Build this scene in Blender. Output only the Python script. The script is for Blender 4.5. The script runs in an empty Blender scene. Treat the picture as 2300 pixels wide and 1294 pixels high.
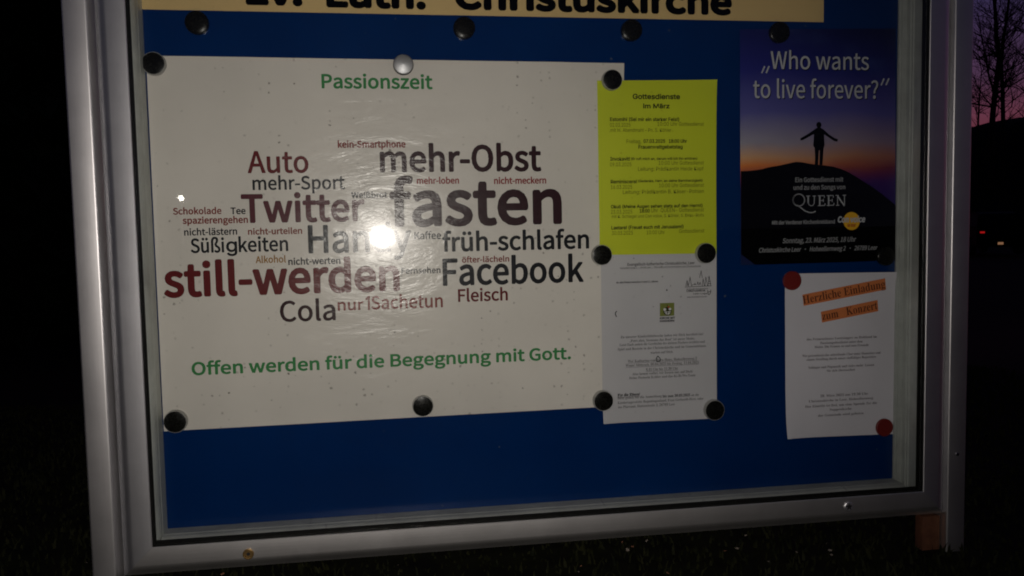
import bpy, bmesh, math, random, os
from mathutils import Vector, Matrix, noise
from mathutils.geometry import tessellate_polygon
random.seed(7)
C = bpy.context.scene.collection
sc = bpy.context.scene
R = math.radians

# ------------------------------------------------------------------ camera
F = 1848.1                       # focal length in photo pixels (2300 wide)
YAW, PIT, ROL = -0.15007, -0.06816, 0.01935
Z0 = 0.877                       # height of the word-cloud sheet's top edge above the turf... origin of board coordinates
CAM = Vector((0.3609, -1.3691, -0.2825 + Z0))
RM = Matrix.Rotation(YAW, 3, 'Z') @ Matrix.Rotation(PIT, 3, 'X') @ Matrix.Rotation(ROL, 3, 'Y')
cd = bpy.data.cameras.new('camera'); cam = bpy.data.objects.new('camera', cd); C.objects.link(cam)
right, fwd, up = RM.col[0], RM.col[1], RM.col[2]
M4 = Matrix((right, up, -fwd)).transposed().to_4x4(); M4.translation = CAM
cam.matrix_world = M4
cd.sensor_width = 36; cd.lens = F * 36 / 2300; cd.clip_start = .02; cd.clip_end = 2000
sc.camera = cam

# ------------------------------------------------------------------ dusk sky
w = bpy.data.worlds.new('World'); sc.world = w; w.use_nodes = True
nt = w.node_tree; N = nt.nodes; L = nt.links; N.clear()
wo = N.new('ShaderNodeOutputWorld'); bg = N.new('ShaderNodeBackground'); L.new(bg.outputs[0], wo.inputs[0])
tc = N.new('ShaderNodeTexCoord'); sx = N.new('ShaderNodeSeparateXYZ'); L.new(tc.outputs['Generated'], sx.inputs[0])
def ramp(nt, pts, interp='EASE'):
    r = nt.nodes.new('ShaderNodeValToRGB'); cr = r.color_ramp; cr.interpolation = interp
    cr.elements[0].position = pts[0][0]; cr.elements[0].color = (*pts[0][1], 1)
    cr.elements[1].position = pts[-1][0]; cr.elements[1].color = (*pts[-1][1], 1)
    for p, c in pts[1:-1]:
        e = cr.elements.new(p); e.color = (*c, 1)
    return r
warm = ramp(nt, [(0, (.17, .045, .045)), (.09, (.150, .036, .052)), (.15, (.066, .031, .066)), (.25, (.030, .028, .085)), (.55, (.008, .009, .03)), (1, (.003, .004, .012))], 'LINEAR')
cold = ramp(nt, [(0, (.012, .012, .022)), (.2, (.008, .009, .02)), (1, (.003, .004, .012))], 'LINEAR')
L.new(sx.outputs[2], warm.inputs[0]); L.new(sx.outputs[2], cold.inputs[0])
dt = N.new('ShaderNodeVectorMath'); dt.operation = 'DOT_PRODUCT'; L.new(tc.outputs['Generated'], dt.inputs[0])
dt.inputs[1].default_value = (math.sin(R(42)), math.cos(R(42)), 0)
mr = N.new('ShaderNodeMapRange'); L.new(dt.outputs['Value'], mr.inputs[0]); mr.inputs[1].default_value = -.2; mr.inputs[2].default_value = .9
mx = N.new('ShaderNodeMix'); mx.data_type = 'RGBA'; L.new(mr.outputs[0], mx.inputs['Factor']); L.new(cold.outputs[0], mx.inputs['A']); L.new(warm.outputs[0], mx.inputs['B'])
cn = N.new('ShaderNodeTexNoise'); cn.inputs['Scale'].default_value = 5; cn.inputs['Detail'].default_value = 5
cm = N.new('ShaderNodeMapping'); cm.inputs['Scale'].default_value = (1, 1, 5); L.new(tc.outputs['Generated'], cm.inputs[0]); L.new(cm.outputs[0], cn.inputs['Vector'])
cr_ = N.new('ShaderNodeMapRange'); L.new(cn.outputs[0], cr_.inputs[0]); cr_.inputs[1].default_value = .35; cr_.inputs[2].default_value = .7; cr_.inputs[3].default_value = .75; cr_.inputs[4].default_value = 1.2
mm = N.new('ShaderNodeVectorMath'); mm.operation = 'SCALE'; L.new(mx.outputs['Result'], mm.inputs[0]); L.new(cr_.outputs[0], mm.inputs['Scale'])
L.new(mm.outputs[0], bg.inputs[0]); bg.inputs[1].default_value = 1.0

# ------------------------------------------------------------------ the phone's lit flash beside the lens
ld = bpy.data.lights.new('flash', 'SPOT'); ld.energy = 28.5; ld.color = (1, .915, .84)
ld.shadow_soft_size = .004; ld.spot_size = R(104); ld.spot_blend = 1.0
fl = bpy.data.objects.new('flash', ld); C.objects.link(fl)
fl.location = CAM + right * -.012 + up * -.010
aim = Vector((.40, 0, Z0 - .36)) - fl.location
fl.rotation_euler = aim.to_track_quat('-Z', 'Y').to_euler()

sc.render.engine = 'CYCLES'
vs = sc.view_settings; vs.view_transform = 'Standard'; vs.look = 'None'; vs.exposure = 0; vs.gamma = 1; vs.use_curve_mapping = False
sc.cycles.use_denoising = True; sc.cycles.filter_width = 1.9
sc.cycles.sample_clamp_indirect = 4

# ------------------------------------------------------------------ helpers
def P(px, py, Y=0.0):            # board point seen at a photo pixel, on the plane y = Y
    d = RM @ Vector(((px - 1150) / F, 1, -(py - 647) / F))
    return CAM + d * ((Y - CAM.y) / d.y)
def tag(o, label=None, cat=None, group=None, kind=None):
    if label: o['label'] = label
    if cat: o['category'] = cat
    if group: o['group'] = group
    if kind: o['kind'] = kind
    return o
def empty(name, loc, rz=0):
    o = bpy.data.objects.new(name, None); C.objects.link(o); o.location = loc; o.rotation_euler = (0, 0, rz); o.empty_display_size = .05
    return o
def link(name, me, mat=None, parent=None, world=False):
    o = bpy.data.objects.new(name, me); C.objects.link(o)
    if mat: me.materials.append(mat)
    if parent:
        o.parent = parent
        if world:
            o.matrix_parent_inverse = parent_inv(parent)
    return o
def parent_inv(p):
    m = Matrix.LocRotScale(p.location, p.rotation_euler, p.scale)
    if p.parent: m = Matrix.LocRotScale(p.parent.location, p.parent.rotation_euler, p.parent.scale) @ p.matrix_parent_inverse @ m
    return m.inverted()
def mesh(verts, faces, smooth=False):
    me = bpy.data.meshes.new('m'); me.from_pydata([tuple(v) for v in verts], [], faces); me.update()
    if smooth: me.polygons.foreach_set('use_smooth', [True] * len(me.polygons))
    return me
def obj(name, verts, faces, mat, parent=None, smooth=False):   # world coordinates
    return link(name, mesh(verts, faces, smooth), mat, parent, world=bool(parent))
def box_vf(x0, x1, y0, y1, z0, z1):
    v = [(x, y, z) for x in (x0, x1) for y in (y0, y1) for z in (z0, z1)]
    f = [(0, 1, 3, 2), (4, 6, 7, 5), (0, 4, 5, 1), (2, 3, 7, 6), (0, 2, 6, 4), (1, 5, 7, 3)]
    return v, f
def box(name, x0, x1, y0, y1, z0, z1, mat, parent=None, bev=0, seg=2):
    v, f = box_vf(x0, x1, y0, y1, z0, z1); me = mesh(v, f)
    if bev:
        bm = bmesh.new(); bm.from_mesh(me); bmesh.ops.bevel(bm, geom=bm.edges[:], offset=bev, segments=seg, profile=.5, affect='EDGES'); bm.to_mesh(me); bm.free()
        me.polygons.foreach_set('use_smooth', [True] * len(me.polygons)); me.set_sharp_from_angle(angle=R(35)) if hasattr(me, 'set_sharp_from_angle') else None
    return link(name, me, mat, parent, world=bool(parent))
def lathe(name, prof, loc, mat, parent=None, seg=40, axis='Y'):
    v = []; f = []; n = len(prof)
    for i in range(seg):
        a = 2 * math.pi * i / seg
        for r, h in prof:
            p = (r * math.cos(a), h, r * math.sin(a)) if axis == 'Y' else (r * math.cos(a), r * math.sin(a), h)
            v.append(Vector(p) + Vector(loc))
    for i in range(seg):
        j = (i + 1) % seg
        for k in range(n - 1): f.append((i * n + k, j * n + k, j * n + k + 1, i * n + k + 1))
    o = obj(name, v, f, mat, parent, True)
    o.data.set_sharp_from_angle(angle=R(30))
    return o
def tube(v, f, pts, rads, seg=6):
    base = len(v)
    for i, p in enumerate(pts):
        t = (pts[min(i + 1, len(pts) - 1)] - pts[max(i - 1, 0)]).normalized()
        a = t.orthogonal().normalized(); b = t.cross(a)
        for k in range(seg):
            an = 2 * math.pi * k / seg; v.append(p + (a * math.cos(an) + b * math.sin(an)) * rads[i])
    for i in range(len(pts) - 1):
        for k in range(seg):
            k2 = (k + 1) % seg; f.append((base + i * seg + k, base + i * seg + k2, base + (i + 1) * seg + k2, base + (i + 1) * seg + k))

# ------------------------------------------------------------------ materials
MATS = {}
def mat(name, col, rough=.6, metal=0., **k):
    m = bpy.data.materials.new(name); m.use_nodes = True; n = m.node_tree.nodes; b = n['Principled BSDF']
    b.inputs['Base Color'].default_value = (*col, 1); b.inputs['Roughness'].default_value = rough; b.inputs['Metallic'].default_value = metal
    for kk, vv in k.items(): b.inputs[kk.replace('_', ' ')].default_value = vv
    return m
def nodes(m): return m.node_tree.nodes, m.node_tree.links, m.node_tree.nodes['Principled BSDF']
def wnoise(m, scale, detail=4, stretch=(1, 1, 1), rough=.5):
    n, l, b = nodes(m)
    g = n.new('ShaderNodeNewGeometry'); mp = n.new('ShaderNodeMapping'); mp.inputs['Scale'].default_value = stretch
    t = n.new('ShaderNodeTexNoise'); t.inputs['Scale'].default_value = scale; t.inputs['Detail'].default_value = detail; t.inputs['Roughness'].default_value = rough
    l.new(g.outputs['Position'], mp.inputs[0]); l.new(mp.outputs[0], t.inputs['Vector'])
    return t
def mixcol(m, fac_out, ca, cb):
    n, l, b = nodes(m)
    x = n.new('ShaderNodeMix'); x.data_type = 'RGBA'; l.new(fac_out, x.inputs['Factor'])
    for s, c in (('A', ca), ('B', cb)):
        if hasattr(c, 'links'): l.new(c, x.inputs[s])
        else: x.inputs[s].default_value = (*c, 1)
    return x.outputs['Result']
def mrange(m, out, a, b_, c=0., d=1.):
    n, l, b = nodes(m); r = n.new('ShaderNodeMapRange'); l.new(out, r.inputs[0])
    for i, v in enumerate((a, b_, c, d)): r.inputs[i + 1].default_value = v
    return r.outputs[0]
def bump(m, out, strength, dist=.001, inp='Normal'):
    n, l, b = nodes(m); bp = n.new('ShaderNodeBump'); bp.inputs['Strength'].default_value = strength; bp.inputs['Distance'].default_value = dist
    l.new(out, bp.inputs['Height']); l.new(bp.outputs[0], b.inputs[inp]); return bp
def specks(m, base, dark, scale=60, thr=.05, amount=.55):
    """fly dirt: small dark dots where a cell is picked at random, in clusters"""
    n, l, b = nodes(m)
    g = n.new('ShaderNodeNewGeometry')
    wob = n.new('ShaderNodeTexNoise'); wob.inputs['Scale'].default_value = 150; l.new(g.outputs['Position'], wob.inputs['Vector'])
    ad = n.new('ShaderNodeMixRGB'); ad.blend_type = 'ADD'; ad.inputs[0].default_value = .004; l.new(g.outputs['Position'], ad.inputs[1]); l.new(wob.outputs['Color'], ad.inputs[2])
    sw_ = n.new('ShaderNodeSeparateXYZ'); cw_ = n.new('ShaderNodeCombineXYZ'); l.new(ad.outputs[0], sw_.inputs[0]); l.new(sw_.outputs[0], cw_.inputs[0]); l.new(sw_.outputs[2], cw_.inputs[1])
    v = n.new('ShaderNodeTexVoronoi'); v.inputs['Scale'].default_value = scale; v.inputs['Randomness'].default_value = 1; v.voronoi_dimensions = '2D'; l.new(cw_.outputs[0], v.inputs['Vector'])
    sepc = n.new('ShaderNodeSeparateColor'); l.new(v.outputs['Color'], sepc.inputs[0])
    pick = mrange(m, sepc.outputs[0], .52, .95); siz = n.new('ShaderNodeMath'); siz.operation = 'MULTIPLY'; l.new(pick, siz.inputs[0]); siz.inputs[1].default_value = thr
    lt = n.new('ShaderNodeMapRange'); l.new(v.outputs['Distance'], lt.inputs[0]); l.new(siz.outputs[0], lt.inputs[1]); lt.inputs[2].default_value = 0.0
    lt.inputs[3].default_value = 0; lt.inputs[4].default_value = 1
    ml = n.new('ShaderNodeMath'); ml.operation = 'MULTIPLY'; ml.use_clamp = True; l.new(lt.outputs[0], ml.inputs[0]); ml.inputs[1].default_value = 2.0
    tone = n.new('ShaderNodeMath'); tone.operation = 'MULTIPLY'; l.new(ml.outputs[0], tone.inputs[0]); l.new(sepc.outputs[1], tone.inputs[1])
    cl_ = n.new('ShaderNodeTexNoise'); cl_.inputs['Scale'].default_value = 7; cl_.inputs['Detail'].default_value = 3; l.new(g.outputs['Position'], cl_.inputs['Vector'])
    am = n.new('ShaderNodeMath'); am.operation = 'MULTIPLY'; l.new(tone.outputs[0], am.inputs[0]); l.new(mrange(m, cl_.outputs[0], .46, .62, .12 * amount, amount), am.inputs[1])
    return mixcol(m, am.outputs[0], base, dark)

def laminate(m):
    """film over the print: wrinkled clear coat shared by the sheet and the letters on it"""
    n, l, b = nodes(m)
    b.inputs['Coat Weight'].default_value = .46; b.inputs['Coat Roughness'].default_value = .205; b.inputs['Coat IOR'].default_value = 1.5
    a = wnoise(m, 13, 5, (.8, 1, 2.2), .60); a.inputs['Distortion'].default_value = 1.5
    c = wnoise(m, 75, 3, (1, 1, 1.8), .6); c.inputs['Distortion'].default_value = .8
    ad = n.new('ShaderNodeMath'); ad.operation = 'MULTIPLY_ADD'; l.new(c.outputs[0], ad.inputs[0]); ad.inputs[1].default_value = .16; l.new(a.outputs[0], ad.inputs[2])
    bp = n.new('ShaderNodeBump'); bp.inputs['Strength'].default_value = 1; bp.inputs['Distance'].default_value = .0012
    l.new(ad.outputs[0], bp.inputs['Height']); l.new(bp.outputs[0], b.inputs['Coat Normal'])
def paper(name, col, dark=(.12, .11, .09), lam=False, sp=60, rough=.55, thr=.05, amount=.6):
    m = mat(name, col, rough); n, l, b = nodes(m)
    b.inputs['Specular IOR Level'].default_value = .3
    big = wnoise(m, 5, 5, (1, 1, 1)); f = mrange(m, big.outputs[0], .35, .7)
    c1 = mixcol(m, f, tuple(x * .93 for x in col), tuple(min(1, x * 1.04) for x in col))
    c2 = specks(m, c1, dark, sp, thr, amount)
    l.new(c2, b.inputs['Base Color'])
    if lam: laminate(m)
    else:
        t = wnoise(m, 30, 3); bump(m, t.outputs[0], .15, .002)
    return m
def ink(name, col, lam=False):
    m = mat(name, col, .5); b = m.node_tree.nodes['Principled BSDF']; b.inputs['Specular IOR Level'].default_value = .10
    if lam: laminate(m)
    return m

def alu(name, col, rough, metal=.55, streak=(90, 90, 1.2), sc_=9, blot=.12):
    m = mat(name, col, rough, metal); n, l, b = nodes(m)
    t = wnoise(m, sc_, 5, streak, .6); big = wnoise(m, 14, 6, (1, 1, 1), .7)
    a = n.new('ShaderNodeMath'); a.operation = 'MULTIPLY_ADD'; l.new(t.outputs[0], a.inputs[0]); a.inputs[1].default_value = .35; l.new(big.outputs[0], a.inputs[2])
    f = mrange(m, a.outputs[0], .40, .95)
    l.new(mixcol(m, f, tuple(x * (1 - blot) for x in col), tuple(x * (1 + blot * .6) for x in col)), b.inputs['Base Color'])
    l.new(mrange(m, a.outputs[0], .3, 1.05, rough - .02, rough + .02), b.inputs['Roughness'])
    bump(m, t.outputs[0], .12, .0006)
    return m
m_frame = alu('anodised_frame', (.88, .885, .91), .45, 1., blot=.07)
m_frame_h = alu('anodised_frame_rail', (.92, .91, .90), .46, 1., (1, 60, 60), blot=.07)
m_post = alu('anodised_post', (.92, .91, .915), .46, 1., blot=.07)
m_liner = alu('weathered_liner', (.50, .52, .50), .55, .4, (9, 9, 2), 12, .30)
m_liner_h = alu('weathered_liner_rail', (.46, .47, .46), .55, .4, (2, 9, 9), 12, .30)
# dirt marks in the sill
n, l, b = nodes(m_liner_h); src = b.inputs['Base Color'].links[0].from_socket; l.new(specks(m_liner_h, src, (.04, .04, .04), 75, .20, .9), b.inputs['Base Color'])
m_seal = mat('black_rubber', (.006, .006, .006), .7); m_seal.node_tree.nodes['Principled BSDF'].inputs['Specular IOR Level'].default_value = .15
m_blue = mat('blue_enamel', (.0005, .019, .10), .20); n, l, b = nodes(m_blue); b.inputs['Specular IOR Level'].default_value = .25
tb = wnoise(m_blue, 4, 4); c1 = mixcol(m_blue, mrange(m_blue, tb.outputs[0], .35, .7), (.0003, .0205, .106), (.0006, .026, .128))
l.new(specks(m_blue, c1, (.12, .13, .15), 20, .055, 1.0), b.inputs['Base Color'])
m_white_a1 = paper('laminated_cream_paper', (.715, .675, .625), lam=True, sp=75, thr=.20, amount=.85)
m_white = paper('white_copy_paper', (.68, .67, .70), sp=60, thr=.12)
m_white2 = paper('white_copy_paper_dim', (.70, .68, .74), sp=60, thr=.07)
def seethrough(m, f_):
    n, l, b = nodes(m); o_ = n['Material Output']; tr_ = n.new('ShaderNodeBsdfTransparent'); x_ = n.new('ShaderNodeMixShader'); x_.inputs[0].default_value = f_
    l.new(b.outputs[0], x_.inputs[1]); l.new(tr_.outputs[0], x_.inputs[2]); l.new(x_.outputs[0], o_.inputs[0])
m_lime = paper('lime_paper', (.70, .78, .028), (.30, .32, .01), sp=55, thr=.12, amount=.6)
seethrough(m_lime, .27); seethrough(m_white, .30)
m_banner = paper('cream_banner', (.68, .49, .22), (.2, .12, .04), sp=55, thr=.12)
i_green = ink('green_ink', (.045, .235, .075), True)
i_red = ink('dark_red_ink', (.125, .010, .012), True)
i_wine = ink('wine_ink', (.085, .012, .020), True)
i_maroon = ink('maroon_ink', (.028, .005, .008), True)
i_black = ink('black_ink_laminated', (.008, .009, .013), True)
i_brick = ink('brick_ink', (.215, .040, .032), True)
i_scar = ink('scarlet_ink', (.26, .030, .030), True)
i_gold = ink('ochre_ink', (.32, .17, .045), True)
i_rust = ink('rust_ink', (.22, .06, .045), True)
i_text = ink('black_ink', (.022, .022, .024)); i_grey = ink('grey_ink', (.085, .083, .088)); i_olive = ink('olive_ink', (.07, .078, .008)); i_dol = ink('dark_olive_ink', (.035, .04, .008))
i_pale = ink('pale_ink', (.46, .47, .50)); i_pale2 = ink('dim_pale_ink', (.27, .275, .29)); i_pure = ink('print_black', (.003, .003, .003)); i_pure.node_tree.nodes['Principled BSDF'].inputs['Specular IOR Level'].default_value = .02; i_pure.node_tree.nodes['Principled BSDF'].inputs['Base Color'].default_value = (.0012, .0012, .0014, 1)
i_orange = ink('orange_highlight', (.64, .20, .07)); i_brown = ink('brown_ink', (.13, .04, .02))
i_sun = ink('yellow_disc_ink', (.78, .42, .02)); i_rd = ink('small_red_ink', (.4, .06, .02)); i_gl = ink('logo_green_ink', (.18, .20, .05)); i_wh = ink('logo_white_ink', (.6, .6, .6))
m_black = mat('black_magnet', (.006, .006, .005), .3); m_black.node_tree.nodes['Principled BSDF'].inputs['Specular IOR Level'].default_value = .22
tt = wnoise(m_black, 300, 3); n, l, b = nodes(m_black); l.new(mrange(m_black, tt.outputs[0], .3, .7, .22, .34), b.inputs['Roughness'])
m_rim = mat('nickel_rim', (.36, .355, .34), .4, .35); m_silver = mat('brushed_nickel', (.50, .50, .52), .48, .9)
m_redm = mat('red_magnet', (.16, .006, .004), .5)
m_brass = mat('worn_brass', (.30, .19, .07), .45, .8); m_dark = mat('dark_recess', (.01, .01, .01), .6); m_steel = mat('steel', (.4, .4, .42), .25, 1.)

def glass_material():
    m = bpy.data.materials.new('smudged_glass'); m.use_nodes = True; n = m.node_tree.nodes; l = m.node_tree.links; n.clear()
    o = n.new('ShaderNodeOutputMaterial'); tr = n.new('ShaderNodeBsdfTransparent'); tr.inputs[0].default_value = (.965, .975, .97, 1)
    g0_ = n.new('ShaderNodeBsdfGlossy'); g0_.inputs['Roughness'].default_value = .012; g9 = n.new('ShaderNodeBsdfGlossy'); g9.inputs['Roughness'].default_value = .075
    g1 = n.new('ShaderNodeMixShader'); g1.inputs[0].default_value = .16; l.new(g0_.outputs[0], g1.inputs[1]); l.new(g9.outputs[0], g1.inputs[2])
    fr = n.new('ShaderNodeFresnel'); fr.inputs[0].default_value = 1.48
    m1 = n.new('ShaderNodeMixShader'); l.new(fr.outputs[0], m1.inputs[0]); l.new(tr.outputs[0], m1.inputs[1]); l.new(g1.outputs[0], m1.inputs[2])
    g2 = n.new('ShaderNodeBsdfGlossy'); g2.inputs['Roughness'].default_value = .20
    ge = n.new('ShaderNodeNewGeometry'); t = n.new('ShaderNodeTexNoise'); t.inputs['Scale'].default_value = 9; t.inputs['Detail'].default_value = 6; t.inputs['Distortion'].default_value = 1
    l.new(ge.outputs['Position'], t.inputs['Vector'])
    r = n.new('ShaderNodeMapRange'); l.new(t.outputs[0], r.inputs[0]); r.inputs[1].default_value = .35; r.inputs[2].default_value = .75; r.inputs[3].default_value = .0; r.inputs[4].default_value = .008
    m2 = n.new('ShaderNodeMixShader'); l.new(r.outputs[0], m2.inputs[0]); l.new(m1.outputs[0], m2.inputs[1]); l.new(g2.outputs[0], m2.inputs[2])
    l.new(m2.outputs[0], o.inputs[0])
    return m
m_glass = glass_material()

# ================================================================== GROUND
def gz(x, y):                      # turf bank falls away behind the board to the car park, a hill beyond
    z = -.55 * min(1, max(0, (y - 1.6) / 5)) ** 1 * (1 if y > 0 else 0)
    hx, hy = 46.0, 52.0
    d2 = ((x - hx) / 15.0) ** 2 + ((y - hy) / 12.0) ** 2
    z += 8.6 * math.exp(-d2 * .9)
    return z
xs = [-300, -150, -80, -40, -20, -10, -5, -2.5, -1.2, 0, 1, 2, 3, 4.5, 7] + [10 + 2.5 * i for i in range(32)] + [110, 160, 300]
ys = [-300, -150, -60, -20, -8, -3, -1, 0, .8, 1.6, 2.6, 3.6, 4.6, 5.6, 6.6, 8, 11] + [14 + 2.5 * i for i in range(30)] + [110, 160, 300]
v = []; f = []
for i, x in enumerate(xs):
    for j, y in enumerate(ys): v.append((x, y, gz(x, y)))
for i in range(len(xs) - 1):
    for j in range(len(ys) - 1):
        a = i * len(ys) + j; f.append((a, a + len(ys), a + len(ys) + 1, a + 1))
m_soil = mat('dark_turf_soil', (.01, .011, .005), .95); t = wnoise(m_soil, 18, 6); n, l, b = nodes(m_soil)
l.new(mixcol(m_soil, mrange(m_soil, t.outputs[0], .35, .65), (.004, .004, .002), (.011, .012, .004)), b.inputs['Base Color']); b.inputs['Specular IOR Level'].default_value = .1
g = obj('ground', v, f, m_soil, None, True); tag(g, kind='structure')

def grass(name, n_bl, rx, ry, hmin, hmax, seed):
    rnd = random.Random(seed); v = []; f = []
    for i in range(n_bl):
        x = rnd.uniform(*rx); y = rnd.uniform(*ry)
        if -.11 < x < -.06 and -.05 < y < -.005 or 1.34 < x < 1.39 and -.05 < y < -.005: continue
        z = gz(x, y); h = rnd.uniform(hmin, hmax) * (.7 + .6 * noise.noise(Vector((x * 3, y * 3, 0)))); a = rnd.uniform(0, 6.28); wd = rnd.uniform(.0015, .0035)
        ln = rnd.uniform(.1, .9) * h; b_ = rnd.uniform(0, 6.28); dx, dy = math.cos(a) * wd, math.sin(a) * wd; lx, ly = math.cos(b_) * ln, math.sin(b_) * ln
        k = len(v); v += [(x - dx, y - dy, z - .004), (x + dx, y + dy, z - .004), (x + dx * .7 + lx * .4, y + dy * .7 + ly * .4, z + h * .6), (x - dx * .7 + lx * .4, y - dy * .7 + ly * .4, z + h * .6), (x + lx, y + ly, z + h)]
        f += [(k, k + 1, k + 2, k + 3), (k + 3, k + 2, k + 4)]
    return v, f
m_grass = mat('grass_blade', (.04, .055, .014), .75); t = wnoise(m_grass, 40, 3); n, l, b = nodes(m_grass); b.inputs['Specular IOR Level'].default_value = .12
l.new(mixcol(m_grass, mrange(m_grass, t.outputs[0], .35, .65), (.004, .006, .0015), (.017, .018, .005)), b.inputs['Base Color'])
v, f = grass('g', 42000, (-1.2, 2.8), (-.35, 2.0), .008, .030, 3)
tag(obj('grass', v, f, m_grass), 'dark rough turf growing under and behind the noticeboard', 'grass', kind='stuff')

# ================================================================== NOTICEBOARD
zb = Z0 - .7494; zt = Z0 + .42          # panel
XL, XR = -.0015, 1.272
board = empty('noticeboard', (.64, 0, 0))
tag(board, 'aluminium framed glazed noticeboard with blue back panel on two square posts', 'noticeboard')
box('back_panel', XL - .01, 1.30, 0, .012, zb - .01, zt + .01, m_blue, board)
box('rear_casing', -.060, 1.343, .0125, .030, Z0 - .812, zt + .06, m_frame, board, .002)
# inner liner, four extruded lengths with ridges, recessed 45 mm deep
def extr(name, prof, p0, p1, axis, m, parent):   # prof: list of (a, y); swept along axis; a is x or z
    v = []; f = []; n_ = len(prof)
    for s, off in ((p0, 0), (p1, 1)):
        for a, y in prof: v.append((a, y, s) if axis == 'z' else (s, y, a))
    for i in range(n_ - 1): f.append((i, i + 1, i + 1 + n_, i + n_))
    f.append((n_ - 1, 0, n_, 2 * n_ - 1)); f.append(tuple(range(n_))); f.append(tuple(range(2 * n_ - 1, n_ - 1, -1)))
    me = mesh(v, f); bm = bmesh.new(); bm.from_mesh(me); bmesh.ops.recalc_face_normals(bm, faces=bm.faces); bm.to_mesh(me); bm.free()
    return link(name, me, m, parent, world=True)
D = -.044
def ridge(x, s):                    # s=-1: liner lies towards -x of x
    return [(x, -.0006), (x, -.027), (x + s * .0006, -.0275), (x + s * .0006, -.030), (x + s * .0012, -.035), (x + s * .0028, -.039), (x + s * .0048, -.042), (x + s * .007, D), (x + s * .012, D), (x + s * .012, -.0006)]
lz = Z0 - .7494
extr('liner', ridge(XL, -1), lz - .012, zt + .012, 'z', m_liner, board)
# right liner: has a flat flange on the panel before the wall
xr = 1.2698
extr('liner', [(xr, -.0006), (xr, -.004), (xr + .0045, -.0045), (xr + .0045, -.0075), (xr + .0125, -.008), (xr + .0125, -.018), (xr + .015, -.0185), (xr + .015, -.023), (xr + .0165, -.0235), (xr + .0165, D), (xr + .027, D), (xr + .027, -.0006)], lz - .012, zt + .012, 'z', m_liner, board)
extr('liner', ridge(lz, -1), XL, xr, 'x', m_liner_h, board)
extr('liner', ridge(zt, 1), XL, xr, 'x', m_liner_h, board)
# rubber seal (black) behind the glass edge, with the outer lip in front
OX0, OX1, OZ0, OZ1 = -.0112, 1.2945, Z0 - .7590, zt + .010     # door opening
for x0, x1, z0_, z1_ in ((OX0 - .012, -.0072, OZ0 - .012, OZ1 + .012), (1.2865, OX1 + .012, OZ0 - .012, OZ1 + .012), (-.0072, 1.2865, OZ0 - .012, Z0 - .7520), (-.0072, 1.2865, zt + .002, OZ1 + .012)):
    box('seal', x0, x1, D - .0045, D - .0002, z0_, z1_, m_seal, board)
gl = box('glass_pane', OX0 - .008, OX1 + .008, -.0530, -.0490, OZ0 - .008, OZ1 + .008, m_glass, board)
# door frame: flat face then quarter round falling back to the outside, mitred lengths
RR = .0250; FW = .0272; YF = -.0555
def dprof(a, s):
    p = [(a, -.0535), (a, YF + .0008), (a + s * .0008, YF), (a + s * FW, YF)]
    for k in range(1, 9):
        t_ = k / 8 * math.pi / 2; p.append((a + s * (FW + RR * math.sin(t_)), YF + .040 * (1 - math.cos(t_))))
    p += [(a + s * (FW + RR), -.008), (a + s * (FW + RR - .003), -.008), (a + s * (FW + RR - .003), -.014), (a + s * .014, -.040), (a + s * .014, -.0535)]
    return p
def mitre(name, a, s, axis, c0, c1, m):   # c0,c1: inner corner coordinates along the length; grows outward by profile offset
    pr = dprof(a, s); v = []; f = []; n_ = len(pr)
    for end, sg in ((c0, -1), (c1, 1)):
        for q, y in pr:
            e = end + sg * abs(q - a); v.append((q, y, e) if axis == 'z' else (e, y, q))
    for i in range(n_): j = (i + 1) % n_; f.append((i, j, j + n_, i + n_))
    f.append(tuple(range(n_))); f.append(tuple(range(2 * n_ - 1, n_ - 1, -1)))
    me = mesh(v, f, True); bm = bmesh.new(); bm.from_mesh(me); bmesh.ops.recalc_face_normals(bm, faces=bm.faces); bm.to_mesh(me); bm.free(); me.set_sharp_from_angle(angle=R(30))
    return link(name, me, m, board, world=True)
g_ = .00015
mitre('frame_rail', OX0, -1, 'z', OZ0 + g_, OZ1 - g_, m_frame); mitre('frame_rail', OX1, 1, 'z', OZ0 + g_, OZ1 - g_, m_frame)
mitre('frame_rail', OZ0, -1, 'x', OX0 + g_, OX1 - g_, m_frame_h); mitre('frame_rail', OZ1, 1, 'x', OX0 + g_, OX1 - g_, m_frame_h)
# posts
box('post', -.1032, -.0675, -.047, -.006, -.05, Z0 + .60, m_post, board, .0032, 4)
box('post', 1.3475, 1.3838, -.047, -.006, -.05, Z0 + .60, m_post, board, .0032, 4)
for x in (-.0854, 1.3656):
    lathe('post_cap', [(0, Z0 + .612), (.012, Z0 + .610), (.019, Z0 + .6005)], (x, -.0265, 0), m_seal, board, 4, 'Z')
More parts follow.
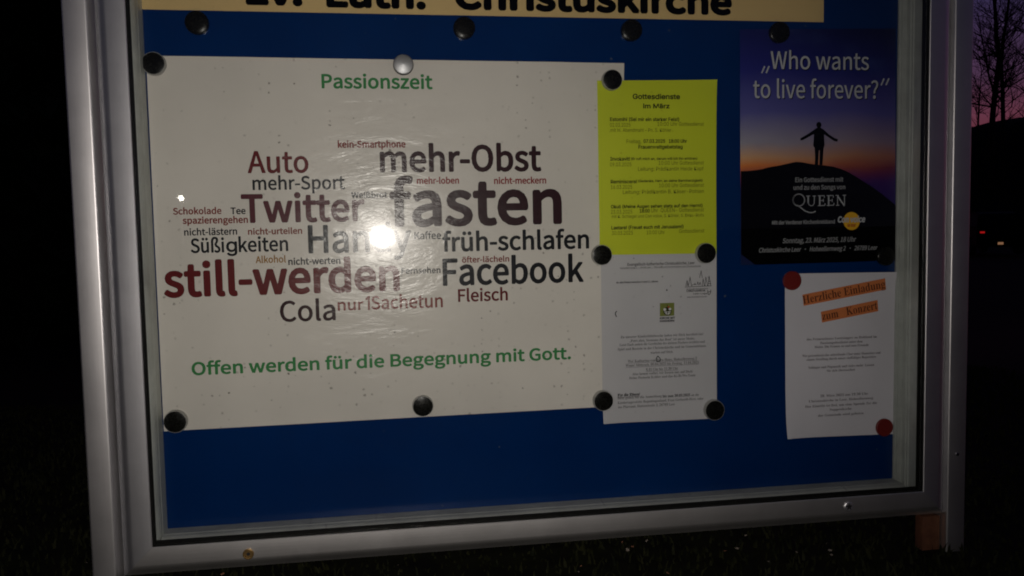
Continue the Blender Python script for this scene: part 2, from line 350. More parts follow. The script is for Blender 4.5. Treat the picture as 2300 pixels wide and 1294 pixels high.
# locks in the bottom rail
for (px, py, kind) in ((558, 1244, 0), (1906, 1138, 1)):
    p = P(px, py, YF)
    if kind == 0:
        lk = lathe('lock', [(.0085, -.0003), (.0085, -.0022), (.0072, -.003), (.0055, -.0028), (.0050, -.0012), (.0, -.0012)], (p.x, YF, p.z), m_brass, board, 28); lk['label'] = 'worn brass lock with an open key hole'
        lathe('key_hole', [(.0028, -.0013), (.0026, -.0019), (0, -.0019)], (p.x, YF, p.z), m_dark, lk, 16)
    else:
        lk = lathe('lock', [(.0085, -.0003), (.0085, -.0012), (.0075, -.0018), (0, -.0018)], (p.x, YF, p.z), m_frame, board, 28); lk['label'] = 'small dark star shaped lock socket'
        v = []
        for k in range(10):
            r_ = .0068 if k % 2 == 0 else .0030; v.append((p.x + r_ * math.sin(k * math.pi / 5), YF - .0021, p.z + r_ * math.cos(k * math.pi / 5)))
        obj('key_hole', v, [tuple(range(9, -1, -1))], m_dark, lk)
        lathe('pin', [(.0016, -.0021), (.0014, -.0045), (0, -.0050)], (p.x + .001, YF, p.z - .002), m_steel, lk, 12)
p = P(2150, 1020, -.047); lathe('screw', [(.0035, -.0001), (.003, -.0015), (0, -.002)], (p.x, -.047, p.z), m_steel, board, 16)

# ================================================================== SHEETS AND PRINT
FD = os.path.join(bpy.utils.resource_path('LOCAL'), 'datafiles', 'fonts')
def font(fn):
    try: return bpy.data.fonts.load(os.path.join(FD, fn))
    except Exception: return None
f_sans = font('Noto Sans CJK Regular.woff2'); f_inter = font('Inter.woff2')
def serif(s):
    r = ''
    for ch in s:
        o = ord(ch)
        if 65 <= o <= 90: r += chr(0x1D400 + o - 65)
        elif 97 <= o <= 122: r += chr(0x1D41A + o - 97)
        elif 48 <= o <= 57: r += chr(0x1D7CE + o - 48)
        else: r += ch
    return r
_tc = {}
def glyphs(s, fnt):
    key = (s, fnt.name if fnt else '')
    if key in _tc: return _tc[key]
    c = bpy.data.curves.new('t', 'FONT'); c.body = s; c.size = 1; c.resolution_u = 4
    if fnt: c.font = fnt
    o = bpy.data.objects.new('t', c); C.objects.link(o)
    me = bpy.data.meshes.new_from_object(o)
    vs_ = [(q.co.x, q.co.y) for q in me.vertices]; fs_ = [tuple(p.vertices) for p in me.polygons]
    bpy.data.objects.remove(o); bpy.data.curves.remove(c); bpy.data.meshes.remove(me)
    _tc[key] = (vs_, fs_); return _tc[key]
class Sheet:
    pass
def sheet(name, corners, Y, m, label, cat, wav=None, n_=28, world_pts=None):
    """corners: photo pixels TL TR BR BL on plane Y; wav(x,z): metres of lift towards the viewer"""
    q = world_pts or [P(a, b_, Y) for a, b_ in corners]
    wav = wav or (lambda x, z: 0)
    root = empty(name, (q[3].x * .5 + q[2].x * .5, Y, min(q[3].z, q[2].z)))
    tag(root, label, cat)
    v = []; f = []
    for k, th in ((0, 0), (1, .00022)):
        for i in range(n_ + 1):
            for j in range(n_ + 1):
                s, t_ = i / n_, j / n_
                p = (q[0] * (1 - s) + q[1] * s) * (1 - t_) + (q[3] * (1 - s) + q[2] * s) * t_
                v.append((p.x, Y - wav(p.x, p.z) + th, p.z))
    M = n_ + 1
    for i in range(n_):
        for j in range(n_):
            a = i * M + j; f.append((a, a + 1, a + M + 1, a + M)); a += M * M; f.append((a, a + M, a + M + 1, a + 1))
    for i in range(n_):
        for a, b_ in ((i * M, (i + 1) * M), ((i + 1) * M + n_, i * M + n_), (i + 1, i), (n_ * M + i, n_ * M + i + 1)):
            f.append((a, b_, b_ + M * M, a + M * M))
    o = obj('paper', v, f, m, root, True); o.data.set_sharp_from_angle(angle=R(50))
    S = Sheet(); S.root = root; S.Y = Y; S.wav = wav; S.paper = o; S.q = q
    return S
def place(S, pts2, faces, ink_, name, lift=.00025, label=None, kind=None, parent=None):
    v = [(x, S.Y - lift - S.wav(x, z), z) for x, z in pts2]
    # faces point to the viewer (-y)
    me = bpy.data.meshes.new(name); me.from_pydata(v, [], faces); me.update()
    me.polygons.foreach_set('use_smooth', [False] * len(me.polygons))
    fl_ = [p.index for p in me.polygons if p.normal.y > 0]
    if fl_:
        bm = bmesh.new(); bm.from_mesh(me); bm.faces.ensure_lookup_table(); bmesh.ops.reverse_faces(bm, faces=[bm.faces[i] for i in fl_]); bm.to_mesh(me); bm.free()
    o = link(name, me, ink_, parent or S.root, world=True)
    if label: o['label'] = label
    return o
def text(S, s, xl, xr_, yb, yt, ink_, bold=0., fnt=None, ybr=None, skew=0., name='lettering', label=None, lift=.00025, under=False, ref=None, copies=10):
    """xl..xr_, baseline yb (at xl) and top yt of the first letter, all photo pixels; bold = extra stroke radius in metres"""
    a = P(xl, yb, S.Y); top = P(xl, yt, S.Y); h = top.z - a.z
    if ybr is None: bpt = P(xr_, yb, S.Y); d = Vector((1, 0, 0)); wdt = bpt.x - a.x
    else: bpt = P(xr_, ybr, S.Y); d = (bpt - a); wdt = d.length; d.normalize()
    # keep the word's right end at its pixel although the baseline slopes in the picture
    vs_, fs_ = glyphs(s, fnt); ref_v, _ = glyphs(ref or s[0], fnt)
    rt = max(y for x, y in ref_v); x0 = min(x for x, y in vs_); x1 = max(x for x, y in vs_)
    sxx = (wdt - 2 * bold) / (x1 - x0); szz = (h - 2 * bold) / rt
    up_ = Vector((-d.z, 0, d.x)); pts = []; fcs = []; lifts = []
    offs = [(0, 0)]
    if bold > 0: offs = [(math.cos(2 * math.pi * k / copies) * bold, math.sin(2 * math.pi * k / copies) * bold) for k in range(copies)] + [(0, 0)]
    for ci, (ox, oz) in enumerate(offs):
        base = len(pts)
        for x, y in vs_:
            X = (x - x0) * sxx + bold + ox; Zz = y * szz + bold + oz; X += skew * Zz
            p = a + d * X + up_ * Zz; pts.append((p.x, p.z)); lifts.append(ci * 4e-6)
        fcs += [tuple(i + base for i in t_) for t_ in fs_]
    if under:
        base = len(pts); hh = h * .11; zz = -h * .22
        for X, Zz in ((0, zz), (wdt, zz), (wdt, zz - hh), (0, zz - hh)):
            p = a + d * X + up_ * Zz; pts.append((p.x, p.z)); lifts.append(6e-5)
        fcs.append((base, base + 1, base + 2, base + 3))
    o = place(S, pts, fcs, ink_, name, lift, label)
    me = o.data; co = [0.] * (3 * len(me.vertices)); me.vertices.foreach_get('co', co)
    for i in range(len(pts)): co[3 * i + 1] -= lifts[i]
    me.vertices.foreach_set('co', co); me.update()
    return o
def poly(S, pix, ink_, name, lift=.0002, label=None):
    if len(pix) == 4:                # quads follow the sheet's curl
        K = 10; g4 = [[None] * (K + 1) for _ in range(K + 1)]; pts = []; fc = []
        for i in range(K + 1):
            for j in range(K + 1):
                s_, t_ = i / K, j / K; a = (pix[0][0] * (1 - s_) + pix[1][0] * s_) * (1 - t_) + (pix[3][0] * (1 - s_) + pix[2][0] * s_) * t_; b_ = (pix[0][1] * (1 - s_) + pix[1][1] * s_) * (1 - t_) + (pix[3][1] * (1 - s_) + pix[2][1] * s_) * t_
                p = P(a, b_, S.Y); pts.append((p.x, p.z))
        for i in range(K):
            for j in range(K): a = i * (K + 1) + j; fc.append((a, a + 1, a + K + 2, a + K + 1))
        return place(S, pts, fc, ink_, name, lift, label)
    pts = [P(a, b_, S.Y) for a, b_ in pix]
    pts = [(p.x, p.z) for p in pts]
    fc = [tuple(t3) for t3 in tessellate_polygon([[Vector((x, z, 0)) for x, z in pts]])]
    return place(S, pts, fc, ink_, name, lift, label)
def strokes(S, lines, wpx, ink_, name, lift=.00028, label=None):
    pts = []; fc = []
    for ln in lines:
        for (x0, y0), (x1, y1) in zip(ln[:-1], ln[1:]):
            dx, dy = x1 - x0, y1 - y0; L_ = math.hypot(dx, dy) or 1; nx, ny = -dy / L_ * wpx / 2, dx / L_ * wpx / 2; ex, ey = dx / L_ * wpx * .3, dy / L_ * wpx * .3
            k = len(pts)
            for a, b_ in ((x0 + nx - ex, y0 + ny - ey), (x1 + nx + ex, y1 + ny + ey), (x1 - nx + ex, y1 - ny + ey), (x0 - nx - ex, y0 - ny - ey)):
                p = P(a, b_, S.Y); pts.append((p.x, p.z))
            fc.append((k, k + 1, k + 2, k + 3))
    return place(S, pts, fc, ink_, name, lift, label)
def disc_px(cx, cy, rx, ry, n_=28): return [(cx + rx * math.cos(2 * math.pi * k / n_), cy + ry * math.sin(2 * math.pi * k / n_)) for k in range(n_)]

# ---- banner
SB = sheet('name_banner', None, -.0014, m_banner, 'cream banner strip across the top of the board with bold black church name', 'banner',
           world_pts=[Vector((P(317, 22, -.0014).x, -.0014, Z0 + .205)), Vector((P(1849, 48, -.0014).x, -.0014, Z0 + .205)), P(1850, 50, -.0014), P(317, 21, -.0014)], n_=8)
def btext(s, xl, xr_, yb, capx=62, b_=.0034): return text(SB, s, xl, xr_, yb, yb - capx, i_pure, b_, f_sans, label='bold black printed letters "%s"' % s)
btext('Ev.', 552, 680, 11.5, 60); btext('Luth.', 733, 957, 17, 62); text(SB, 'Christuskirche', 1021, 1644, 22, -43, i_pure, .0034, f_sans, label='bold black printed letters "Christuskirche"')

# ---- word cloud poster
def wv(x, z):
    u = (x) / .77; t_ = (Z0 - z) / .594
    e = .0012 * math.exp(-t_ * 30) * max(0, math.sin(u * math.pi * 3.0)) ** 2 + .0010 * math.exp(-(1 - t_) * 30) * max(0, math.sin(u * math.pi * 2.0)) ** 2
    e += .0008 * math.sin(math.pi * min(1, max(0, u * 1.15))) * math.sin(math.pi * min(1, max(0, t_)))
    return e if 0 <= u <= .87 else 0
SP = sheet('word_cloud_poster', [(328, 125), (1402, 142), (1389, 912), (368, 969)], -.0012, m_white_a1, 'large laminated cream poster with a cloud of red and black German words', 'poster', wv, 60)
B = .0
words = [
 ('Auto', 556.5, 693.8, 389.4, 339.3, i_red, .0009), ('mehr-Sport', 567.6, 775.5, 427.3, 403.5, i_black, .0006),
 ('Twitter', 543.2, 820.7, 501.7, 436.3, i_wine, .0017), ('Schokolade', 388.9, 498, 482.5, 466.9, i_brick, .00045), ('Tee', 518.2, 552.3, 481.5, 466.2, i_black, .0004),
 ('spazierengehen', 410.4, 557.5, 503.4, 491.2, i_brick, .0005), ('nicht-lästern', 413.9, 533.2, 529.5, 517.3, i_black, .0004), ('nicht-urteilen', 557.2, 679.2, 527.7, 516.3, i_rust, .0005),
 ('Handy', 693.1, 924.5, 569.5, 505.8, i_black, .0013), ('Alkohol', 574.5, 642.7, 591.4, 575.7, i_gold, .0004), ('nicht-werten', 647.9, 765, 595.5, 583.4, i_black, .0004),
 ('still-werden', 368.7, 899, 669.3, 608.4, i_red, .0023), ('Cola', 629.5, 754.6, 723.5, 675.5, i_maroon, .0008), ('nur', 758.8, 817.5, 697.9, 678.3, i_brick, .0006),
 ('kein-Smartphone', 758.8, 911.3, 332.3, 315, i_brick, .0006), ('mehr-Obst', 853.9, 1216.3, 387.7, 340, i_maroon, .0016), ('fasten', 877, 1262.6, 510.4, 394.6, i_maroon, .0031),
 ('mehr-loben', 936.3, 1031.3, 413.7, 401.9, i_scar, .0005), ('nicht-meckern', 1109.6, 1227, 413.7, 401.9, i_scar, .0005), ('Weißbrot', 789.4, 870.5, 445.6, 431.7, i_black, .0005),
 ('Kaffee', 930.8, 991, 538, 521.3, i_black, .0004), ('früh-schlafen', 994, 1323.5, 566, 518.4, i_black, .0011), ('öfter-lächeln', 1037.6, 1143.7, 590.4, 576.5, i_brick, .0004),
 ('Facebook', 994.8, 1311.3, 642.6, 581, i_black, .0014), ('Fernsehen', 901.9, 989.6, 615.8, 601.9, i_black, .0004), ('Fleisch', 1028.9, 1140.9, 678.4, 649.6, i_red, .0007)]
CNAME = {'i_red': 'dark red'}
brand = {'Twitter': 'large wine red printed word in the second row of big words', 'Facebook': 'large black printed word under the small lilting red one', 'Cola': 'dark maroon printed word lowest in the cloud'}
for s, xl, xr_, yb, yt, ik, bo in words:
    lab = brand.get(s, 'printed word "%s" in the word cloud' % s)
    if s == 'Facebook': lab = 'large black printed word lowest at the right of the cloud'
    text(SP, s, xl, xr_, yb, yt, ik, bo, f_sans, label=lab)
text(SP, 'Sachetun', 834, 995, 695.5, 664.5, i_brick, .0006, f_sans)
poly(SP, [(826.3, 665.2), (830.9, 665.0), (830.9, 696.6), (826.3, 696.8), (826.3, 672.0), (821.2, 674.8), (820.6, 670.8)], i_brick, 'lettering', .00025)
# the word whose g is single-storey is set in three runs
kb = .0007
text(SP, 'Süßi', 428.8, 504.5, 568.8, 535.4, i_black, kb, f_sans, label='printed word "Süßigkeiten" in the word cloud, its first letters')
text(SP, 'g', 508.5, 533.5, 566.8, 542.2, i_black, kb, f_inter)
text(SP, 'keiten', 536.5, 648, 566.5, 530.5, i_black, kb, f_sans)
text(SP, 'Passionszeit', 722.6, 971.9, 198.9, 166.2, i_green, .0009, f_sans, label='green printed heading "Passionszeit"')
text(SP, 'Offen werden für die Begegnung mit Gott.', 430.9, 1283, 843.6, 813.2, i_green, .0009, f_sans, label='green printed line under the word cloud')

# ---- lime service sheet
lcx = P(1608, 180, 0)
wl = lambda x, z: .0006 * math.sin((Z0 - z) * 14) ** 2 + .006 * math.exp(-math.hypot(x - lcx.x, z - lcx.z) / .04)
SL = sheet('service_times_sheet', [(1341, 181), (1608, 180), (1609, 569), (1347, 573)], -.0040, m_lime, 'lime green sheet listing church services in March, pinned between the poster and blue board', 'notice', wl, 30)
def T1(s, xl, xr_, yb, cap=8.5, bo=.0, ik=i_olive, fn=None, ref='E', **k): return text(SL, s, xl, xr_, yb, yb - cap, ik, bo, fn or f_inter, ref=ref, copies=6, **k)
T1('Gottesdienste', 1420.8, 1526.9, 223, 12.4, .0005, i_dol, None, 'G'); T1('im März', 1444, 1503.6, 243.9, 11, .0005, i_dol)
sb = .00028
T1('Estomihi (Sei mir ein starker Fels!)', 1369.7, 1525, 272.4, 8.5, sb, i_dol); T1('02.03.2025', 1369.7, 1415.6, 284.9); T1('10:00 Uhr Gottesdienst', 1476, 1580, 283, 8.5)
T1('mit hl. Abendmahl – Pn. S. Köhler', 1371, 1507.8, 296.5, 8)
T1('Freitag,', 1407, 1440, 322, 8.5); T1('07.03.2025   18:00 Uhr', 1445, 1542.5, 321.5, 8.5, sb, i_dol); T1('Frauenweltgebetstag', 1433.7, 1532.8, 334.5, 8.5, sb, i_dol)
T1('Invokavit!', 1370.4, 1414.6, 361.4, 8.5, sb, i_dol); T1('(Er ruft mich an, darum will ich ihn erhören)', 1417, 1566, 359.9, 6, .0002, i_dol)
T1('09.03.2025', 1370, 1418, 374); T1('10:00 Uhr Gottesdienst', 1479, 1580.8, 370.5); T1('Leitung: Prädikantin Heide Kopf', 1433, 1580, 384)
T1('Reminiscere!', 1371.5, 1430.6, 412.5, 8.5, sb, i_dol); T1('(Gedenke, Herr, an deine Barmherzigkeit)', 1433, 1578, 409.7, 6, .0002, i_dol)
T1('16.03.2025', 1372, 1419.8, 424.7); T1('10:00 Uhr Gottesdienst', 1480, 1580.8, 421); T1('Leitung: Prädikantin B. Käser-Pohlen', 1399, 1580.8, 435.8)
T1('Okuli (Meine Augen sehen stets auf den Herrn!)', 1372, 1578, 468.5, 8, sb, i_dol); T1('23.03.2025', 1372, 1420, 480.3); T1('18:00', 1436.5, 1459, 478, 8.5, sb, i_dol); T1('Uhr  QUEEN- Gottesdienst', 1462.6, 1580.8, 477)
T1('mit K. Schlegel und Con voice, S. Köhler, S. Dirks-Rolfs', 1374, 1580.8, 490, 7)
T1('Laetare! (Freuet euch mit Jerusalem!)', 1373, 1535, 516, 8.5, sb, i_dol); T1('30.03.2025', 1374, 1421.5, 528); T1('10:00 Uhr', 1452, 1492.8, 526.5); T1('Gottesdienst', 1525, 1581.8, 523.5)

# ---- white children's letter
wcx = P(1354, 951, 0)
ww = lambda x, z: .0005 * math.sin((Z0 - z) * 11 + 1) ** 2 + .006 * math.exp(-math.hypot(x - wcx.x, z - wcx.z) / .022)
SW = sheet('childrens_letter', [(1349, 563), (1609, 556), (1610, 940), (1354, 951)], -.0028, m_white, 'white printed letter with a small green logo, hung below the lime sheet', 'notice', ww, 30)
def T2(s, xl, xr_, yb, cap=5.6, bo=.0, ik=i_text, fn=0, **k): return text(SW, serif(s), xl, xr_, yb, yb - cap, ik, bo, None, ref=serif('E'), copies=4, **k)
def T2s(s, xl, xr_, yb, cap=5.6, bo=.0, ik=i_text, **k): return text(SW, s, xl, xr_, yb, yb - cap, ik, bo, f_sans, ref='E', copies=4, **k)
T2s('Evangelisch-lutherische Christuskirche, Leer', 1408.9, 1560.2, 597.5, 6.6, .0002, i_grey); T2s('Hoheellernweg 2 · 26789 Leer · Pfarramt und Gemeindebüro der Christuskirche', 1392.7, 1574, 603.8, 3.2, .0001, i_grey, under=True)
T2s('An alle Kinder zwischen 5 und 11 Jahren', 1384, 1477.8, 637, 4.6, .00015, i_text)
sky = [[(1538, 645), (1598, 642)], [(1540, 643), (1543, 630), (1546, 643)], [(1546, 643), (1549.5, 622), (1553, 643)], [(1553, 641), (1560, 638)], [(1560, 640), (1561, 636), (1562, 640)], [(1565, 640), (1567, 633), (1569, 640)], [(1570, 640), (1572, 634), (1574, 640)],
       [(1571, 624), (1574.5, 608), (1577, 624)], [(1577, 643), (1579, 626), (1582, 643)], [(1583, 642), (1585, 622), (1589, 642)], [(1590, 642), (1592.5, 620), (1596, 641)], [(1591, 632), (1596, 632)], [(1590.5, 637), (1596.5, 637)], [(1543, 643), (1544, 634)]]
strokes(SW, sky, 1.1, i_text, 'skyline_drawing', label='small ink drawing of church towers')
T2s('ChristusKirchengemeinde', 1541, 1590, 651, 3, .0001, i_grey); T2s('CHRISTUSKIRCHE', 1541.5, 1584, 656, 4.4, .0002, i_text); T2s('Leer-Loga', 1557, 1588, 661.5, 3.4, .0001, i_text); T2s('www.christuskirche-leer.de', 1543, 1587, 669, 3.2, .0001, i_grey)
strokes(SW, [[(1589, 652), (1590, 660), (1592.5, 662), (1596, 657), (1596, 651)], [(1590, 656), (1595, 655)]], 1.3, i_text, 'crest')
poly(SW, [(1482, 681), (1514.3, 680), (1514.3, 709), (1482, 710.5)], i_gl, 'logo', label='small olive green square emblem')
poly(SW, disc_px(1499, 699, 9.5, 9.5), i_dol, 'logo_figure', .0003)
for cx, cy, r_ in ((1493, 695.3, 3.2), (1504.5, 694.3, 3.0)): poly(SW, disc_px(cx, cy, r_, r_, 16), i_wh, 'logo_figure', .00036)
poly(SW, [(1491.5, 700), (1506.5, 699.4), (1505, 704), (1500, 707.5), (1494.5, 705)], i_wh, 'logo_figure', .00036)
strokes(SW, [[(1498.5, 684), (1499, 708)], [(1491, 703), (1507, 702)]], 1.2, i_text, 'logo_figure', .00042); poly(SW, disc_px(1501.5, 689.5, 2.2, 2.2, 12), i_rd, 'logo_figure', .0004)
T2s('KIRCHE MIT', 1482, 1516, 717.5, 5, .0003, i_text); T2s('KINDERN', 1482, 1514.5, 724, 5, .0003, i_text)
strokes(SW, [[(1385, 699), (1382.5, 702), (1382, 706), (1384.5, 711.5)]], 2.0, i_text, 'droplet_dirt_mark'); poly(SW, disc_px(1497.6, 651.7, 1.8, 1.8, 10), i_text, 'droplet_dirt_mark')  # inked marks standing in for droplets and dirt
for s, a, b_, y in (('Zu unserer Kinderbibelwoche laden wir Dich herzlich ein!', 1394, 1579.5, 760), ('„Petri ahoi, Seemann das Boot“ ist unser Motto.', 1414, 1560.4, 768.5), ('Lasst Euch zudem die Geschichte des kleinen Fischers erzählen und', 1391.6, 1583, 777.7),
                    ('Spiel und Basteln in der Christuskirche und im Gemeindehaus', 1387.5, 1585.4, 787.5), ('warten auf Dich.', 1461, 1512, 794.8)): T2(s, a, b_, y, 5.6, 0, i_grey)
T2('Wo? Katharina-von-Bora-Haus, Hoheellernweg 2', 1410, 1565.3, 814.4, 5.8, 0, i_grey, under=True); T2('Wann? Mittwoch, 09.04.2025 bis Freitag, 11.04.2025', 1405, 1569.7, 824, 5.8, 0, i_grey, under=True); T2('8.45 Uhr bis 11.30 Uhr', 1451, 1522.7, 833, 5.8, 0, i_grey, under=True)
T2('Also komm vorbei, wir freuen uns auf Dich!', 1420, 1556, 843, 5.6, 0, i_grey); T2('Deine Pastorin Köhler und das Ki-Bi-Wo-Team', 1413, 1562, 852, 5.6, 0, i_grey)
strokes(SW, [[(1477.5, 799.5), (1473.5, 806), (1474.5, 811), (1478, 812.5), (1482, 811), (1483, 806), (1477.5, 799.5)]], 1.8, i_text, 'droplet_dirt_mark')  # inked outline standing in for a droplet
T2('Für die Eltern!', 1386.7, 1437, 890.7, 6.4, .0002, i_text, under=True)
T2('Bitte geben Sie die Anmeldung', 1386.7, 1486, 897, 5.6, 0, i_grey); T2('bis zum 30.03.2025', 1488, 1550, 892.8, 5.8, .0001, i_text); T2('an die', 1552.5, 1569.7, 889.8, 5.4, 0, i_grey)
T2('Kindertagesstätte Regenbogenland, Frau Gerhardt-Herz, oder', 1387, 1580, 907.4, 5.6, 0, i_grey); T2('ins Pfarramt, Huttenstraße 2, 26789 Leer', 1387.7, 1516, 917, 5.6, 0, i_grey)

# ---- sunset poster (flat print with a printed gradient)
m_sun = mat('sunset_print', (.1, .1, .3), .42); n, l, b = nodes(m_sun); b.inputs['Specular IOR Level'].default_value = .35
SQ0 = P(1662, 66, -.0012)
ge = n.new('ShaderNodeNewGeometry'); sp_ = n.new('ShaderNodeSeparateXYZ'); l.new(ge.outputs['Position'], sp_.inputs[0])
ux = mrange(m_sun, sp_.outputs[0], SQ0.x, SQ0.x + .297); uz = mrange(m_sun, sp_.outputs[2], SQ0.z, SQ0.z - .42)
left = ramp(m_sun.node_tree, [(0, (.010, .014, .12)), (.16, (.022, .026, .22)), (.34, (.11, .11, .36)), (.46, (.36, .34, .42)), (.52, (.68, .38, .20)), (.555, (.74, .22, .05)), (.595, (.26, .04, .06)), (.64, (.03, .008, .06)), (.9, (.008, .010, .06)), (1, (.003, .014, .07))], 'LINEAR')  # bottom stops paint the bent lower left corner blue
rght = ramp(m_sun.node_tree, [(0, (.003, .005, .04)), (.16, (.008, .010, .11)), (.34, (.06, .052, .23)), (.47, (.20, .13, .20)), (.525, (.28, .09, .07)), (.57, (.13, .012, .04)), (.62, (.035, .006, .12)), (.75, (.012, .006, .11)), (1, (.006, .004, .05))], 'LINEAR')
tn = wnoise(m_sun, 7, 4); tn2 = mrange(m_sun, tn.outputs[0], .3, .7, -.015, .015); ad = n.new('ShaderNodeMath'); l.new(uz, ad.inputs[0]); l.new(tn2, ad.inputs[1])
l.new(ad.outputs[0], left.inputs[0]); l.new(ad.outputs[0], rght.inputs[0])
sm = mixcol(m_sun, ux, left.outputs[0], rght.outputs[0])
cl = wnoise(m_sun, 9, 5, (1, 1, 1.6)); clf = mrange(m_sun, cl.outputs[0], .55, .8, 0, .35)
l.new(mixcol(m_sun, clf, sm, (.05, .09, .26)), b.inputs['Base Color'])
corner = P(1662, 571, -.0012)
def wq(x, z):                        # stays flat; the bent lower left corner is only painted blue
    dx = max(0, (corner.x + .05) - x); dz = max(0, (corner.z + .03) - z); return 0.
SQ = sheet('sunset_concert_poster', [(1662, 66), (2012, 64), (2010, 585), (1664, 596)], -.0012, m_sun, 'sunset poster with a silhouetted figure spreading its arms, top right of the board', 'poster', wq, 24)
mt = [(80, 425), (160, 420), (240, 410), (280, 398), (320, 390), (380, 380), (440, 366), (475, 358), (510, 353), (550, 356), (600, 366), (660, 374), (720, 380), (790, 390), (850, 408), (900, 430), (950, 458), (1000, 490), (1080, 540), (1150, 590), (1215, 642), (1272, 690), (1268, 1105), (900, 1120), (500, 1131), (190, 1140), (84, 1060)]
def c6(a): return [(1640 + x / 3.405, 260 + y / 3.405) for x, y in a]
poly(SQ, c6([(82, 425)] + mt[1:]), i_pure, 'mountain_print', .0002)
def c5(a): return [(1640 + x / 3.405, y / 3.405) for x, y in a]
poly(SQ, c5([(666, 976), (645, 990), (590, 1028), (537, 1058), (535, 1074), (556, 1072), (600, 1048), (640, 1026), (637, 1085), (634, 1115), (645, 1130), (649, 1200), (646, 1262), (672, 1262), (679, 1150), (684, 1150), (682, 1262), (706, 1262), (715, 1130), (723, 1112), (720, 1085), (718, 1028), (760, 1056), (795, 1080), (820, 1084), (824, 1064), (800, 1058), (760, 1032), (713, 990), (695, 980), (688, 972)]), i_pure, 'figure_print', .00026, 'printed silhouette of a figure with arms spread wide')
poly(SQ, [(1640 + x / 3.405, y / 3.405) for x, y in disc_px(678, 956, 20, 23, 20)], i_pure, 'figure_print', .0003)
def T3(s, xl, xr_, yb, yt, ik=i_pale, bo=.0, **k): return text(SQ, s, xl, xr_, yb, yt, ik, bo, k.pop('fnt', f_sans), copies=8, lift=.0003, **k)
def soft(s, xl, xr_, yb, yt, bo): T3(s, xl + 1.6, xr_ + 1.6, yb + 2.2, yt + 2.2, i_pure, bo, name='lettering_shadow')
for s, a, b_, y, y2 in (('Who wants', 1730.5, 1951.3, 155, 115.4), ('to live forever?', 1691.4, 1971.9, 220.3, 181.5)):
    text(SQ, s, a + 1.6, b_ + 1.6, y + 2, y2 + 2, i_pure, .0003, f_sans, lift=.00026, name='printed_shadow', copies=8)
    text(SQ, s, a, b_, y, y2, i_pale, .0003, f_sans, lift=.0004, copies=8, label='pale printed words "%s"' % s)
for q_ in ([(1717, 149.5), (1711, 163.5)], [(1727, 149.5), (1721, 163.5)], [(1985, 177.5), (1979, 191)], [(1996, 177), (1990, 190.5)]): strokes(SQ, [q_], 3.4, i_pale, 'quotation_mark', .0004)
T3('Ein Gottesdienst mit', 1786, 1894, 409.5, 398.8, i_pale2, .0003); T3('und zu den Songs von', 1781.9, 1898.4, 426.7, 418.6, i_pale2, .0003)
def glyph_strokes(lines): 
    for wd_, ln in lines: strokes(SQ, ln, wd_, i_pale, 'lettering', .0004)
el = [(1794 + 13 * math.cos(a / 24 * 6.2832), 449.5 + 13.5 * math.sin(a / 24 * 6.2832)) for a in range(25)]
thin, thick = 1.5, 3.0
glyph_strokes([(2.3, [el]), (thick, [el[9:16]]), (thick, [[(1815, 441), (1815, 456)], [(1841, 440), (1841, 462)], [(1861, 440), (1861, 462)], [(1881.5, 441), (1896, 462)]]),
  (thin, [[(1811, 440.5), (1819, 440.3)], [(1815, 454), (1816.5, 459.5), (1821, 462.5), (1825.5, 461.5), (1828.5, 457), (1829, 441)], [(1825.5, 440.6), (1832, 440.4)],
    [(1837, 440), (1851, 439.6), (1851.5, 444)], [(1841, 450.6), (1849, 450.4)], [(1849, 447.5), (1849, 453.5)], [(1837, 462), (1852, 461.6), (1853, 457)],
    [(1857, 439.6), (1871, 439.2), (1871.5, 443.5)], [(1861, 450.4), (1869, 450.2)], [(1869, 447.3), (1869, 453.3)], [(1857, 461.6), (1872, 461.2), (1873, 456.5)],
    [(1877, 439), (1883, 439)], [(1881, 440), (1881, 461)], [(1878, 461.3), (1884.5, 461.1)], [(1896.5, 439), (1896.5, 462)], [(1893, 438.8), (1899.5, 438.6)]])])
strokes(SQ, [[(1791, 461), (1799, 467), (1808, 474), (1818, 477.6), (1826, 477.4), (1831, 475)]], 2.2, i_pale, 'lettering', .0004)
T3('Mit der Verdener Kirchenkreisband', 1734, 1875, 504.8, 495.8, i_pale2, .0003)
poly(SQ, disc_px(1912.5, 496.6, 18.5, 20.3), i_sun, 'disc_print', .0003, 'printed yellow disc')
T3('Con voice', 1880.8, 1942.5, 500.5, 485.8, i_pale, .0007, skew=.12); T3('on tour', 1903, 1922, 510, 503.5, i_rd, .0003)
T3('Sonntag, 23. März 2025, 18 Uhr', 1756.9, 1921.5, 546.6, 535.2, i_pale2, .0003, skew=.2); T3('Christuskirche Leer  ·  Hoheellernweg 2  ·  26789 Leer', 1703.7, 1969.5, 567.6, 557, i_pale2, .0003, skew=.2)

# ---- invitation with orange strips
icx, icz = P(2011, 611, 0), P(1764, 984, 0)
wi = lambda x, z: .0005 * math.sin((Z0 - z) * 9) ** 2 + .005 * math.exp(-math.hypot(x - icx.x, z - icx.z) / .022) + .009 * math.exp(-math.hypot(x - icz.x, z - icz.z) / .035)
SI = sheet('concert_invitation', [(1763, 615), (2011, 611), (2008, 975), (1764, 984)], -.0012, m_white2, 'white printed invitation with two slanting orange strips, bottom right of the board', 'notice', wi, 34)
poly(SI, [(1802, 662), (1986.7, 625), (1989.3, 650.5), (1805, 687.3)], i_orange, 'orange_strip'); poly(SI, [(1843.3, 700.3), (1970.5, 673.7), (1972.4, 699), (1845.9, 724.7)], i_orange, 'orange_strip')
text(SI, serif('Herzliche Einladung'), 1804, 1988, 683, 665, i_brown, 0, None, ybr=646, lift=.0004, label='brown printed "Herzliche Einladung" on the strip')
text(SI, serif('zum   Konzert'), 1847, 1971, 719.5, 707.5, i_brown, 0, None, ybr=694, lift=.0004, label='brown printed "zum Konzert" on the strip')
